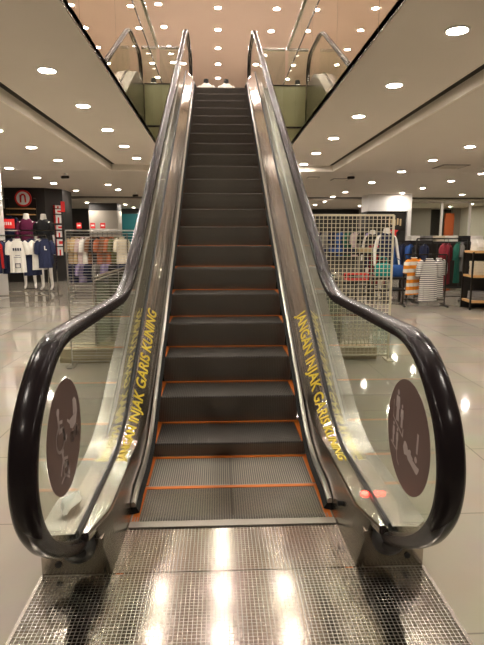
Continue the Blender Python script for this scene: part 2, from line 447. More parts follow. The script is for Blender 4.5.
# lettering on the inner decks
def text_mesh(body, bold=.02):
    cu = bpy.data.curves.new('t', 'FONT'); cu.body = body; cu.size = 1; cu.offset = bold; cu.resolution_u = 3
    o = bpy.data.objects.new('t', cu); C.objects.link(o); dg = bpy.context.evaluated_depsgraph_get()
    me = bpy.data.meshes.new_from_object(o.evaluated_get(dg)); bpy.data.objects.remove(o)
    vs = [v.co.copy() for v in me.vertices]; fs = [tuple(p.vertices) for p in me.polygons]
    bpy.data.meshes.remove(me)
    return vs, fs
vs, fs = text_mesh('JANGAN INJAK GARIS KUNING', .02)
x0 = min(v.x for v in vs); x1 = max(v.x for v in vs); y1 = max(v.y for v in vs); y0 = min(v.y for v in vs)
for s in (-1, 1):
    b = MB()
    for v in vs:
        u = (v.x-x0)/(x1-x0); w = (v.y-y0)/(y1-y0)
        L0, L1 = (2.60, 4.08) if s < 0 else (2.57, 4.05)
        Y = L0+(L1-L0)*u if s < 0 else L1-(L1-L0)*u
        Y -= .433*(G(Y)-I(Y))*(w-.4)
        xi = XI(Y)+.004; X = xi+(.622-xi)*(.14+.72*w); t = (X-xi)/(.622-xi)
        b.v.append((s*X, Y, I(Y)+.006+(G(Y)-I(Y)-.006)*t+.004))
    b.f = list(fs); b.mi = [0]*len(fs); b.sm = [False]*len(fs)
    o = eb(b, 'deck_lettering', M['yellow']); o['label'] = 'yellow lettering JANGAN INJAK GARIS KUNING'
    bpy.context.view_layer.update()

# round stickers on the glass with pale pictograms (drawn in u = across, v = up, on a disc of radius 1)
def disc(b, u, v, r, k=20, ru=None, rot=0):
    ru = ru or r
    b.append([(u+ru*cos(2*pi*i/k)*cos(rot)-r*sin(2*pi*i/k)*sin(rot), v+ru*cos(2*pi*i/k)*sin(rot)+r*sin(2*pi*i/k)*cos(rot)) for i in range(k)])
def stroke(b, pts, w):
    for (a, c) in zip(pts, pts[1:]):
        d = Vector((c[0]-a[0], c[1]-a[1])); l = d.length or 1; n = Vector((-d.y, d.x))/l*w/2; e = d/l*w*.25
        b.append([(a[0]+n.x-e.x, a[1]+n.y-e.y), (a[0]-n.x-e.x, a[1]-n.y-e.y), (c[0]-n.x+e.x, c[1]-n.y+e.y), (c[0]+n.x+e.x, c[1]+n.y+e.y)])
def ring(b, u, v, r, w, a0=0, a1=2*pi, k=20):
    pts = [(u+r*cos(a0+(a1-a0)*i/k), v+r*sin(a0+(a1-a0)*i/k)) for i in range(k+1)]; stroke(b, pts, w)
def person(b, u, v, h, w=1):
    disc(b, u, v+h*.90, h*.085)
    b.append([(u-.13*h*w, v+h*.78), (u+.13*h*w, v+h*.78), (u+.12*h*w, v+h*.38), (u-.12*h*w, v+h*.38)])
    stroke(b, [(u-.15*h*w, v+.76*h), (u-.18*h*w, v+.42*h)], .055*h); stroke(b, [(u+.15*h*w, v+.76*h), (u+.18*h*w, v+.42*h)], .055*h)
    stroke(b, [(u-.065*h*w, v+.42*h), (u-.07*h*w, v+.02*h)], .10*h); stroke(b, [(u+.065*h*w, v+.42*h), (u+.07*h*w, v+.02*h)], .10*h)
def place_sticker(s, cyy, czz, r, shapes, label):
    X = s*.6285
    b = MB(); k = 64
    ring_ = lambda x, rr: [(x, cyy+rr*cos(2*pi*i/k), czz+rr*sin(2*pi*i/k)) for i in range(k)]
    b.loft([ring_(X, r), ring_(X+s*.0012, r)], smooth=False)
    st = eb(b, 'round_sticker', M['sticker']); st['label'] = label
    b = MB()
    for poly in shapes:
        b.quad([(X-s*.0008, cyy+(u*r)*(1 if s < 0 else -1), czz+v*r) for u, v in poly])
    b.build('pictogram', M['picto'], st)
P = []
# left: wheelchair, pram, adult with child on the stair
disc(P, -.36, .54, .07); stroke(P, [(-.36, .46), (-.34, .2), (-.14, .18), (-.04, -.04), (.06, -.02)], .085); stroke(P, [(-.35, .36), (-.16, .32)], .06); ring(P, -.30, .06, .22, .055, 1.9, 2*pi+.6)
P.append([(.24, .20), (.28, .05), (.42, -.02), (.64, .02), (.76, .22)]); P.append([(.50, .22), (.76, .22), (.74, .42), (.62, .52), (.50, .50)])
stroke(P, [(.28, .14), (.14, .24)], .05); ring(P, .40, -.15, .09, .05); ring(P, .66, -.13, .09, .05)
disc(P, -.22, -.20, .06); stroke(P, [(-.22, -.26), (-.16, -.48), (0, -.50), (.08, -.72)], .08); stroke(P, [(-.21, -.32), (-.36, -.56)], .05); stroke(P, [(-.16, -.34), (.04, -.40)], .05); ring(P, -.08, -.56, .12, .045)
stroke(P, [(-.36, -.70), (-.14, -.64), (.10, -.8)], .04)
place_sticker(-1, 1.85, .66, .212, P, 'purple-brown round sticker with wheelchair and pram pictograms')
P = []
person(P, -.49, .12, .60, .8); person(P, -.27, .06, .44, .8)
stroke(P, [(-.72, .14), (-.20, -.08), (-.19, .06)], .03); stroke(P, [(-.70, .14), (-.70, .46)], .02)
person(P, -.66, -.36, .42, .6); person(P, -.46, -.42, .42, .6)
stroke(P, [(-.78, -.36), (-.46, -.44), (-.42, -.6), (-.33, -.66)], .028)
stroke(P, [(.50, .22), (.48, -.10)], .07); disc(P, .45, -.23, .055)
# soft shoe outline, pale, with open dots
for part in ([(88,90),(120,80),(155,150),(170,215),(160,300),(155,340),(100,345),(75,210)], [(160,230),(205,190),(225,215),(225,270),(265,330),(265,370),(240,470),(175,405),(150,320)], [(240,360),(265,365),(340,430),(380,445),(380,480),(350,580),(330,575),(235,470)]):
    q = []
    for x, y in part:
        px, py = 404+x/19, 442+y/19; q.append(((px-411)/21.5, -(py-(441+(px-411)*.47))/57))
    P.append(q)
place_sticker(1, 1.80, .655, .212, P, 'purple-brown round sticker with adult and child pictograms and exclamation mark')
# ------------------------------------------------------------------ building shell
XL, XR = -1.17, 1.28          # sides of the opening in the upper floor
V0, V1 = -1.6, 11.2           # its near and far ends
ZC, ZO, ZU = 3.06, 2.94, 7.4
def sbox(name, m, *boxes):
    b = MB()
    for q in boxes: b.box(*q)
    return struct(b.build(name, m))
sbox('floor', M['floor'], (-12, 12, -8, 27, -.25, 0))
GL, GR, GY = -2.42, 2.54, 12.5
# ceiling band round the opening
sbox('ceiling', M['ceil'], (GL, XL, V0-1.4, GY, ZC, ZC+.06), (XR, GR, V0-1.4, GY, ZC, ZC+.06), (XL, XR, V1, GY, ZC, ZC+.06), (XL, XR, V0-1.4, V0, ZC, ZC+.06))
W = .11
sbox('ceiling_groove', M['groove'],
     (GL-W-.05, GL, V0-1.4, GY+W, ZC+.2, ZC+.24), (GR, GR+W+.05, V0-1.4, GY+W, ZC+.2, ZC+.24), (GL-W, GR+W, GY, GY+W+.05, ZC+.2, ZC+.24),
     (GL-.001, GL+.02, V0-1.4, GY, ZC+.06, ZC+.2), (GR-.02, GR+.001, V0-1.4, GY, ZC+.06, ZC+.2), (GL, GR, GY-.02, GY+.001, ZC+.06, ZC+.2),
     (GL-W-.02, GL-W, V0-1.4, GY+W, ZC+.02, ZC+.2), (GR+W, GR+W+.02, V0-1.4, GY+W, ZC+.02, ZC+.2), (GL-W, GR+W, GY+W, GY+W+.02, ZC+.02, ZC+.2))
sbox('ceiling_lip', M['lip'], (GL-W-.025, GL-W+.004, V0-1.4, GY+W, ZO-.002, ZC+.02), (GR+W-.004, GR+W+.025, V0-1.4, GY+W, ZO-.002, ZC+.02), (GL-W, GR+W, GY+W-.004, GY+W+.025, ZO-.002, ZC+.02))
Y2 = 20.3
sbox('ceiling', M['ceil'], (-12, GL-W-.02, -8, GY+W, ZO, ZO+.05), (GR+W+.02, 12, -8, GY+W, ZO, ZO+.05), (-12, 12, GY+W+.02, Y2, ZO, ZO+.05), (GL-W, GR+W, -8, V0-1.4, ZO, ZO+.05),
     (-12, 12, Y2+.18, 27, ZO-.08, ZO-.03))
sbox('ceiling_groove', M['groove'], (-12, 12, Y2, Y2+.2, ZO+.15, ZO+.2), (-12, 12, Y2+.18, Y2+.2, ZO-.03, ZO+.15))
sbox('floor_upper', M['upfloor'], (-12, XL-.06, -8, 27, 4.0, H), (XR+.06, 12, -8, 27, 4.0, H), (XL-.06, XR+.06, -8, V0-.05, 4.0, H), (XL-.06, XR+.06, 11.51, 27, 4.0, H-.031),
     (-.79, XL-.06, V1+.06, 11.51, 4.0, H), (.81, XR+.06, V1+.06, 11.51, 4.0, H))
sbox('ceiling_upper', M['ceil_up'], (-12, 12, -8, 27, ZU, ZU+.1))
sbox('wall_left', M['wall'], (-12.2, -12, -8, 27, 0, ZU)); sbox('wall_right', M['wall'], (12, 12.2, -8, 27, 0, ZU))
sbox('wall_back', M['dark_wall'], (-12, 12, 27, 27.2, 0, H)); sbox('wall_front', M['wall'], (-12, 12, -8.2, -8, 0, ZU))
sbox('wall_back_upper', M['wall'], (-12, 12, 27, 27.2, H, ZU))
sbox('wall_back_panel', M['teal'], (-9.6, -7.4, 26.9, 27, 0, 2.75), (-5.1, -2.0, 26.9, 27, 0, 2.6))
# mirror-bright cladding on the sides of the opening, in panels
ZK = 4.47
for s, X in ((-1, XL), (1, XR)):
    b = MB(); y = V0
    ys = [V0, -.2, 1.4, 3.0, 4.6, 6.2, 7.8, 9.4, V1]
    for a, c in zip(ys, ys[1:]): b.box(min(X, X+s*.03), max(X, X+s*.03), a+.003, c-.003, ZC+.001, ZK-.02)
    side = 'left' if s < 0 else 'right'
    struct(b.build('trim_1' if s < 0 else 'trim_2', M['mirror']))
    sbox('trim_3' if s < 0 else 'trim_4', M['darkmetal'], (min(X+s*.03, X+s*.06), max(X+s*.03, X+s*.06), V0, V1, ZC+.07, ZK-.03), (min(X-s*.006, X+s*.07), max(X-s*.006, X+s*.07), V0, V1, ZK-.02, ZK))
    sbox('trim_8' if s < 0 else 'trim_9', M['steel_dull'], (min(X-s*.001, X+s*.01), max(X-s*.001, X+s*.01), V0, V1, ZC-.003, ZC+.001))
    # glass guard on top
    g = thing('glass_guard', f'clear glass guard with steel handrail along the {side} edge of the upper opening', 'railing', (X+s*.09, V0, H))
    b = MB()
    for a, c in zip(ys, ys[1:]): b.box(-.005, .005, a-V0+.01, c-V0-.01, .02, .92)
    b.build('glass_panel', M['glass_up'], g)
    b = MB(); b.box(-.03, .03, 0, V1-V0+.08, .92, .965); b.build('handrail', M['steel_dull'], g, bevel=.006)
    b = MB(); b.box(-.02, .02, 0, V1-V0, 0, .04); b.build('base_channel', M['steel_dull'], g)
# end cladding beside the escalator head
sbox('trim_5', M['fascia'], (XL, -.81, V1, V1+.05, ZC+.6, ZK-.02), (.81, XR, V1, V1+.05, ZC+.6, ZK-.02), (XL, XR, V1+.1, V1+.15, ZC, 3.2))
sbox('trim_6', M['darkmetal'], (XL, -.81, V1-.01, V1+.06, ZK-.02, ZK), (.81, XR, V1-.01, V1+.06, ZK-.02, ZK), (XL, -.81, V1-.01, V1+.06, ZC+.57, ZC+.6), (.81, XR, V1-.01, V1+.06, ZC+.57, ZC+.6))
sbox('trim_7', M['fascia'], (XL, -.81, V1+.02, V1+.06, ZC, ZC+.57), (.81, XR, V1+.02, V1+.06, ZC, ZC+.57))
for s, xa, xb in ((-1, XL-.09, -.72), (1, .72, XR+.09)):
    side = 'left' if s < 0 else 'right'
    g = thing('glass_guard', f'short glass guard with steel rail closing the gap {side} of the escalator head', 'railing', ((xa+xb)/2, V1+.09, H))
    hw = (xb-xa)/2-.04
    b = MB(); b.box(-hw, hw, -.005, .005, .02, .92); b.build('glass_panel', M['glass_up'], g)
    b = MB(); b.box(-hw, hw, -.03, .03, .92, .965); b.build('handrail', M['steel_dull'], g, bevel=.006)
sbox('wall_front_opening', M['wall'], (XL, XR, V0-.05, V0, ZC, ZK))

# pillars
sbox('wall_pillar', M['white'], (-6.3, -5.02, 11.9, 12.5, 0, ZO))
sbox('wall_pillar', M['wall'], (-5.55, -4.35, 22.8, 23.8, 0, 2.55)); sbox('wall_pillar', M['dark_wall'], (-5.55, -4.35, 22.8, 23.8, 2.55, ZO-.08))
sbox('wall_bulkhead', M['white'], (5.28, 6.85, 18.7, 19.6, 2.34, ZO), (6.72, 6.85, 18.7, 19.6, 0, 2.34))
sbox('wall_bulkhead_base', M['dark_wall'], (5.28, 6.71, 18.85, 19.6, 0, 2.34))

# ------------------------------------------------------------------ downlights
def make_downlight(lens, label, group):
    t = thing('downlight', label, 'ceiling light', (0, 0, 0), 0, group)
    b = MB(); k = 28
    rg = lambda r, z: [(r*cos(2*pi*j/k), r*sin(2*pi*j/k), z) for j in range(k)]
    b.loft([rg(.080, 0.0), rg(.105, -.001), rg(.105, -.007), rg(.098, -.012), rg(.084, -.012), rg(.078, -.004), rg(.080, 0.0)], caps=False); b.build('trim_ring', M['trim'], t)
    b = MB(); b.loft([rg(.079, -.001), rg(.077, -.006)]); b.build('lens', lens, t)
    return t
ORD = ['nearest', 'second', 'third', 'fourth', 'fifth', 'sixth', 'seventh', 'eighth', 'ninth', 'tenth', 'eleventh', 'twelfth', 'thirteenth', 'fourteenth', 'fifteenth', 'sixteenth', 'seventeenth', 'farthest']
proto = {}
def row(kind, pts, z, where, group):  # out-of-view lamps in the low rows are added for lighting
    for i, (x, y) in enumerate(pts):
        lab = f'{ORD[i]} round downlight from the camera {where}'
        if kind not in proto: proto[kind] = o = make_downlight(M['lamp'] if kind == 'low' else M['lamp_up'], lab, group)
        else: o = dup(proto[kind], label=lab)
        o['label'] = lab; o['group'] = group; o.location = (x, y, z)
row('low', [(-1.78, y) for y in (-.6, 1.0, 2.6, 4.15, 5.68, 7.1, 8.59, 10.06, 11.51)], ZC, 'beside the left edge of the opening', 'downlights left of the opening')
row('low', [(1.90, y) for y in (-.2, 1.35, 2.92, 4.49, 6.03, 7.52, 9.12, 10.69, 12.24)], ZC, 'beside the right edge of the opening', 'downlights right of the opening')
row('low', [(-3.28, y) for y in (3.7, 5.2, 6.64, 8.08, 9.52, 11.03, 15.85, 17.43)], ZO, 'left of the dark ceiling groove', 'downlights left of the groove')
row('low', [(-4.74, y) for y in (7.2, 9.9, 12.3, 14.14, 15.5, 17.84)], ZO, 'above the left clothes rack', 'downlights over the left shop')
row('low', [(4.27, y) for y in (3.2, 5.0, 7.2, 9.12, 10.69, 12.51, 14.9, 18.0, 19.9)], ZO, 'above the striped shirts on the right', 'downlights over the right shop')
row('low', [(6.35, y) for y in (7.5, 10.2, 12.8, 14.47, 16.49, 18.3)], ZO, 'above the right shelf unit', 'downlights over the right shelves')
row('low', [(-4.15, 23.61), (-4.15, 26.0)], ZO-.08, 'over the back of the left shop', 'downlights at the far left')
row('low', [(-5.5, 22.4), (-5.5, 24.6)], ZO-.08, 'in front of the beige pillar', 'downlights by the beige pillar')
row('low', [(-8.1, 17.5), (-8.1, 21.8)], ZO-.08 if 0 else ZO, 'behind the black column', 'downlights behind the black column') if 0 else None
row('low', [(4.26, 21.45), (4.26, 23.56)], ZO-.08, 'behind the white bulkhead', 'downlights at the back right')
row('low', [(8.7, 14.0), (8.7, 18.8)], ZO, 'far right before the groove', 'downlights far right')
row('low', [(10.9, 22.6), (10.9, 24.66), (8, 24.2), (6.4, 24.1)][:4], ZO-.08, 'over the far right corner', 'downlights in the far right corner')
row('up', [(-.03, y) for y in (2.6, 4.15, 5.7, 7.2, 8.75, 10.3, 11.85, 13.4, 14.9, 16.35, 17.86, 19.4, 21.0)], ZU, 'down the middle of the upper ceiling', 'middle row on the upper ceiling')
row('up', [(1.53, y) for y in (4.15, 7.2, 10.3, 11.85, 13.4, 14.9, 16.4, 17.95, 19.5)], ZU, 'right of centre on the upper ceiling', 'right row on the upper ceiling')
row('up', [(-1.58, y) for y in (4.15, 7.2, 10.3, 11.85, 13.3, 14.75, 16.22, 17.8, 19.3)], ZU, 'left of centre on the upper ceiling', 'left row on the upper ceiling')
row('up', [(-3.5, y) for y in (8, 11, 14, 16.2, 18.2, 20.5)], ZU, 'over the left gallery', 'left gallery downlights')
row('up', [(3.5, y) for y in (8, 11, 14, 16.2, 18.2, 20.5)], ZU, 'over the right gallery', 'right gallery downlights')

# ceiling fittings
def vent(x, y, z, lab, w=.6):
    t = thing('ceiling_vent', lab, 'vent', (x, y, z))
    b = MB(); b.box(-w/2, w/2, -w/2, w/2, -.012, 0); b.build('frame', M['vent'], t)
    for k in range(5):
        b = MB(); yy = -w*.38+k*w*.19; b.box(-w*.42, w*.42, yy-.02, yy+.02, -.02, -.012); b.build('slat', M['lip'], t)
vent(5.05, 11.6, ZO, 'square grey air vent on the ceiling right of the striped shirts')
vent(3.2, 14.2, ZO, 'square air vent on the ceiling before the white bulkhead', .45)
vent(2.4, 13.8, ZO, 'small air vent on the ceiling just right of the escalator', .3)
def cam(x, y, lab):
    t = thing('security_camera', lab, 'camera', (x, y, ZO))
    b = MB(); b.cyl((0, 0), .045, -.02, 0); b.cyl((0, 0), .012, -.07, -.02); b.build('mount', M['trim'], t)
    b = MB(); b.tube([(-.08, -.05, -.10), (.07, .03, -.085)], .035, 14); b.build('camera_body', M['darkmetal'], t)
    b = MB(); b.tube([(-.095, -.058, -.102), (-.08, -.05, -.10)], .028, 14); b.build('camera_lens', M['black'], t)
cam(-3.75, 13.2, 'small dark security camera hanging from the left ceiling')
cam(-2.9, 18.6, 'small dark security camera on the left ceiling near the escalator')
cam(3.2, 13.0, 'small dark security camera hanging from the right ceiling')

# ------------------------------------------------------------------ mesh screens, guards and plinths beside the escalator
def grid_screen(x0, x1, y, z1, nx, nz, lab, vertical_r=.0035, hr=.0045, r=.011, fm='cream_metal'):
    t = thing('wire_screen', lab, 'screen', ((x0+x1)/2, y, 0)); w = (x1-x0)/2
    b = MB()
    b.box(-w-r, -w+r, -r, r, 0, z1); b.box(w-r, w+r, -r, r, 0, z1); b.box(-w, w, -r, r, z1-r, z1+r); b.box(-w, w, -r, r, .05, .05+2*r)
    b.build('frame', M[fm], t, bevel=.002)
    b = MB()
    for i in range(1, nx):
        x = -w+2*w*i/nx; b.box(x-vertical_r, x+vertical_r, -.004, .004, .06, z1)
    for i in range(1, nz):
        z = .06+(z1-.06)*i/nz; b.box(-w, w, -.008, 0, z-hr, z+hr)
    b.build('wire_mesh', M[fm], t)
    b = MB()
    for s in (-1, 1): b.box(s*w-.03, s*w+.03, -.12, .12, 0, .015)
    b.build('foot', M[fm], t)
    return t
grid_screen(.86, 1.87, 5.75, 1.63, 22, 35, 'cream square wire screen standing right of the escalator', .003, .003)
grid_screen(-1.66, -.86, 5.6, 1.46, 3, 46, 'cream screen of close horizontal bars standing left of the escalator', .002, .0028, .007, 'alu')
for s, y0, y1, X, lab in ((1, 5.95, 8.6, 1.36, 'right'), (-1, 5.95, 8.6, -1.47, 'left')):
    g = thing('glass_barrier', f'greenish glass barrier with steel top rail behind the wire screen on the {lab}', 'railing', (X, y0, 0))
    b = MB(); b.box(-.006, .006, .03, y1-y0-.03, .14, .9); b.build('glass_panel', M['glass_dark'], g)
    b = MB(); b.tube([(0, 0, .93), (0, y1-y0, .93)], .03, 14); b.build('handrail', M['chrome'], g)
    for k in range(4):
        yy = .02+(y1-y0-.04)*k/3; b = MB(); b.box(-.018, .018, yy-.018, yy+.018, 0, .92); b.build('post', M['steel_dull'], g)
b = MB(); b.box(-.42, .42, -.2, .2, 0, .16); tag(b.build('plinth', M['plinth'], bevel=.006), 'low tan plinth at the foot of the bar screen left of the escalator', 'plinth').location = (-1.42, 5.95, 0)
b = MB(); b.box(-.44, .44, -.2, .2, 0, .14); tag(b.build('plinth', M['plinth'], bevel=.006), 'low tan plinth at the foot of the square wire screen on the right', 'plinth').location = (1.32, 6.0, 0)
b = MB(); b.tube([(-.05, 0, .93), (0, -.06, .93), (.06, 0, .93)], .012, 8)
# crumpled tissue lying on the left outer deck, behind the glass
b = MB(); rings = []
for i in range(9):
    t_ = i/8; rings.append([( -.72+.035*sin(pi*t_)*cos(2*pi*j/10)+.012*sin(5*t_+2*j), 2.08+.20*t_+.01*sin(3*j), .222+.028*sin(pi*min(1, t_*1.1+.05))*(.6+.4*sin(2*pi*j/10))+.006*sin(3*j+7*t_)) for j in range(10)])
b.loft(rings); o = b.build('crumpled_tissue', M['paper']); tag(o, 'crumpled white tissue on the left outer deck behind the glass', 'tissue')

# ------------------------------------------------------------------ clothes
def hanger(parent, z=0):
    b = MB(); b.tube([(0, 0, .02), (0, 0, .07), (.015, 0, .095), (0, 0, .115), (-.018, 0, .10)], .004, 6)
    b.tube([(-.2, 0, -.045), (0, 0, .02), (.2, 0, -.045)], .007, 6); b.build('hanger', M['darkmetal'], parent)
def shirt(name, label, cat, loc, rz, m, w=.25, h=.68, sleeve=.22, long_=False, stripe=None, badge=None, group=None, seed=0):
    """hung garment, origin at the collar"""
    rnd = random.Random(seed)
    t = thing(name, label, cat, loc, rz, group)
    b = MB(); rings = []; n = 24; ph = rnd.random()*6
    for i in range(15):
        v = i/14; z = -h*v
        hw = .065+(w*.86-.065)*min(1, v/.10)**.7 if v < .1 else w*(.86+.10*v)
        if v < .04: hw = .07
        zz = z-.0
        rings.append([(hw*cos(2*pi*j/n), (.032+.018*v)*sin(2*pi*j/n)+.016*v*sin(j*pi/2*1.5+ph), zz-.02*abs(cos(2*pi*j/n))*(1 if v < .1 else 0)) for j in range(n)])
    b.loft(rings)
    for s in (-1, 1):
        L = .55 if long_ else sleeve
        pts = [(s*w*.72, 0, -.05), (s*(w*.98), 0, -.08-.02), (s*(w*1.12), 0, -.10-L*.6), (s*(w*1.16), .01, -.10-L)]
        if long_: pts = [(s*w*.72, 0, -.05), (s*w*.98, 0, -.12), (s*w*1.08, 0, -.35), (s*w*1.1, .01, -.62)]
        b.tube(pts, [.05, .065, .058, .05], 10)
    body = b.build('garment', m, t)
    if stripe:
        b = MB()
        for s in ((-1, 1) if stripe[0] == 'both' else (stripe[0],)):
            b.tube([(s*w*.74, -.038, -.045), (s*w*1.0, -.042, -.13), (s*w*1.06, -.042, -.35), (s*w*1.08, -.034, -.61)], [.024, .034, .030, .026], 10) if long_ else b.tube([(s*w*.9, -.01, -.08), (s*w*1.17, -.008, -.3)], [.05, .055], 10)
        b.build('sleeve_stripe', stripe[1], t)
    if badge:
        b = MB()
        for q in badge[0]: b.box(q[0], q[1], -.075, -.068, q[2], q[3])
        b.build('print', badge[1], t)
    b = MB(); b.tube([(.07*cos(2*pi*j/12), .04*sin(2*pi*j/12), .004) for j in range(13)], .012, 6); b.build('collar', m, t)
    hanger(t)
    return t
def rack(name, label, loc, rz, w, z, d=.5, m='chrome', lower=None, group=None):
    t = thing(name, label, 'clothes rack', loc, rz, group); mm = M[m]
    for s in (-1, 1):
        b = MB(); b.box(s*w-.013, s*w+.013, -.013, .013, .02, z); b.build('upright', mm, t)
        b = MB(); b.box(s*w-.02, s*w+.02, -d/2, d/2, 0, .03); b.build('foot', mm, t)
    b = MB(); b.box(-w, w, -.013, .013, z, z+.026); b.build('top_rail', mm, t)
    b = MB(); b.box(-w, w, -.012, .012, .12, .145) if not lower else b.box(-w, w, -.012, .012, lower, lower+.024); b.build('crossbar', mm, t)
    return t
def folded(name, label, loc, rz, m, w=.3, d=.26, h=.05, group=None):
    b = MB(); rings = []; n = 20
    for z, k in ((0, .95), (.15, 1), (.5, .97), (.85, 1), (1, .93)):
        rings.append([(w/2*k*math.copysign(abs(cos(a))**.35, cos(a)), d/2*k*math.copysign(abs(sin(a))**.35, sin(a)), h*z+.003*sin(3*a)) for a in [2*pi*j/n for j in range(n)]])
    b.loft(rings); o = b.build(name, m); o.location = loc; o.rotation_euler = (0, 0, rz); return tag(o, label, 'folded clothes', group)

def mannequin(label, loc, rz, top, collar=None, arms=True, sleeve=True, shorts=None, head=False, h=1.0):
    t = thing('mannequin', label, 'mannequin', loc, rz)
    b = MB(); n = 20
    def ell(z, a, d, cx=0, cyo=0): return [(cx+a*cos(2*pi*j/n), cyo+d*sin(2*pi*j/n), z*h) for j in range(n)]
    # one continuous body grown from a skeleton
    me = bpy.data.meshes.new('body'); J = [(0, 0, .95), (0, 0, 1.12), (0, 0, 1.32), (0, 0, 1.45), (0, 0, 1.54),
      (-.10, 0, .86), (-.11, -.03, .50), (-.12, .02, .10), (-.13, -.12, .03), (.10, 0, .86), (.11, .0, .50), (.13, .03, .10), (.15, -.11, .03),
      (-.19, 0, 1.40), (-.25, .02, 1.12), (-.27, -.06, .88), (-.27, -.10, .76), (.19, 0, 1.40), (.26, .02, 1.12), (.29, -.06, .88), (.29, -.10, .76)]
    R_ = [.13, .115, .15, .09, .05, .095, .058, .038, .03, .095, .058, .038, .03, .055, .042, .03, .028, .055, .042, .03, .028]
    E = [(0, 1), (1, 2), (2, 3), (3, 4), (0, 5), (5, 6), (6, 7), (7, 8), (0, 9), (9, 10), (10, 11), (11, 12), (3, 13), (13, 14), (14, 15), (15, 16), (3, 17), (17, 18), (18, 19), (19, 20)]
    if head: J += [(0, -.01, 1.66), (0, -.01, 1.76)]; R_ += [.085, .07]; E += [(4, 21), (21, 22)]
    me.from_pydata([(x, y, z*h) for x, y, z in J], E, [])
    o = bpy.data.objects.new('body', me); C.objects.link(o); o.parent = t
    sk = o.modifiers.new('skin', 'SKIN'); me.skin_vertices or None
    bm = bmesh.new(); bm.from_mesh(me); ly = bm.verts.layers.skin.verify()
    for i, v in enumerate(bm.verts): v[ly].radius = (R_[i], R_[i]*(.75 if i < 4 else 1)); v[ly].use_root = (i == 0)
    bm.to_mesh(me); bm.free()
    ss = o.modifiers.new('sub', 'SUBSURF'); ss.levels = 2; ss.render_levels = 2
    dg = bpy.context.evaluated_depsgraph_get(); m2 = bpy.data.meshes.new_from_object(o.evaluated_get(dg)); o.modifiers.clear(); o.data = m2; o.data.name = 'mannequin_body'
    m2.materials.clear(); m2.materials.append(M['skin'])
    for p in m2.polygons: p.use_smooth = True
    if top:
        b = MB(); b.loft([ell(.84, .175, .135), ell(.95, .165, .13), ell(1.12, .15, .12), ell(1.30, .19, .135), ell(1.40, .20, .115), ell(1.46, .15, .095), ell(1.51, .075, .075)])
        if sleeve:
            for s in (-1, 1): b.tube([(s*.16, 0, 1.42*h), (s*.215, .005, 1.36*h), (s*.25, .02, 1.18*h)], [.07, .078, .07], 12)
            if sleeve == 'long':
                for s in (-1, 1): b.tube([(s*.24, .02, 1.2*h), (s*.265, 0, 1.08*h), (s*.28, -.06, .88*h)], [.065, .058, .048], 12)
        b.build('top', top, t)
    if collar: b = MB(); b.loft([ell(1.47, .105, .09), ell(1.52, .08, .075), ell(1.60, .068, .066), ell(1.61, .04, .04)]); b.build('collar', collar, t)
    if shorts:
        b = MB(); b.loft([ell(1.0, .15, .12), ell(.92, .175, .135), ell(.82, .18, .14)])
        for s in (-1, 1): b.loft([ell(.86, .09, .12, s*.09), ell(.58, .10, .11, s*.115)])
        b.build('shorts', shorts, t)
    b = MB(); b.cyl((0, 0), .19, 0, .012, 32); b.build('base_plate', M['chrome'], t)
    return t

# left shop --------------------------------------------------------
col = thing('display_column', 'black clad column with a round red and white n sign in the left shop', 'column', (-6.0, 17.0, 0))
b = MB(); zc = ZO
b.loft([[(-.75, 0, z), (.5, 0, z), (.92, .45, z), (.92, 1.5, z), (-.75, 1.5, z)] for z in (0, zc)], smooth=False); b.build('cladding', M['clad'], col)
b = MB()
for z in (2.28, 2.10): b.box(-.62, .22, -.25, 0, z, z+.028)
b.build('shelf', M['wood'], col)
for x in (-.62, .22):
    b = MB(); b.box(x-.012, x+.012, -.03, 0, .3, 2.62); b.box(x-.012, x+.012, -.24, 0, 2.60, 2.62); b.build('hanging_bracket', M['darkmetal'], col)
b = MB(); k = 40
rg = lambda r, y: [(-.06+r*cos(2*pi*j/k), y, 2.60+r*sin(2*pi*j/k)) for j in range(k)]
b.loft([rg(.25, -.30), rg(.25, -.26)]); sg = b.build('round_sign', M['red'], col)
b = MB(); b.loft([rg(.20, -.304), rg(.20, -.29)]); b.build('sign_face', M['white'], sg)
b = MB(); ar = [(.065*cos(a), .04+.075*sin(a)) for a in [pi*i/12 for i in range(13)]]
for (a, c) in zip([(.075, -.12)]+ar, ar+[(-.075, -.12)]):
    d = Vector((c[0]-a[0], c[1]-a[1])); l = max(d.length, 1e-6); n_ = Vector((-d.y, d.x))/l*.024; e = d/l*.006
    b.loft([[(a[0]-.06+n_.x-e.x, y, 2.60+a[1]+n_.y-e.y), (a[0]-.06-n_.x-e.x, y, 2.60+a[1]-n_.y-e.y), (c[0]-.06-n_.x+e.x, y, 2.60+c[1]-n_.y+e.y), (c[0]-.06+n_.x+e.x, y, 2.60+c[1]+n_.y+e.y)] for y in (-.315, -.303)], smooth=False)
b.box(-.16, -.11, -.315, -.303, 2.48, 2.70)
b.build('sign_letter', M['red'], sg)
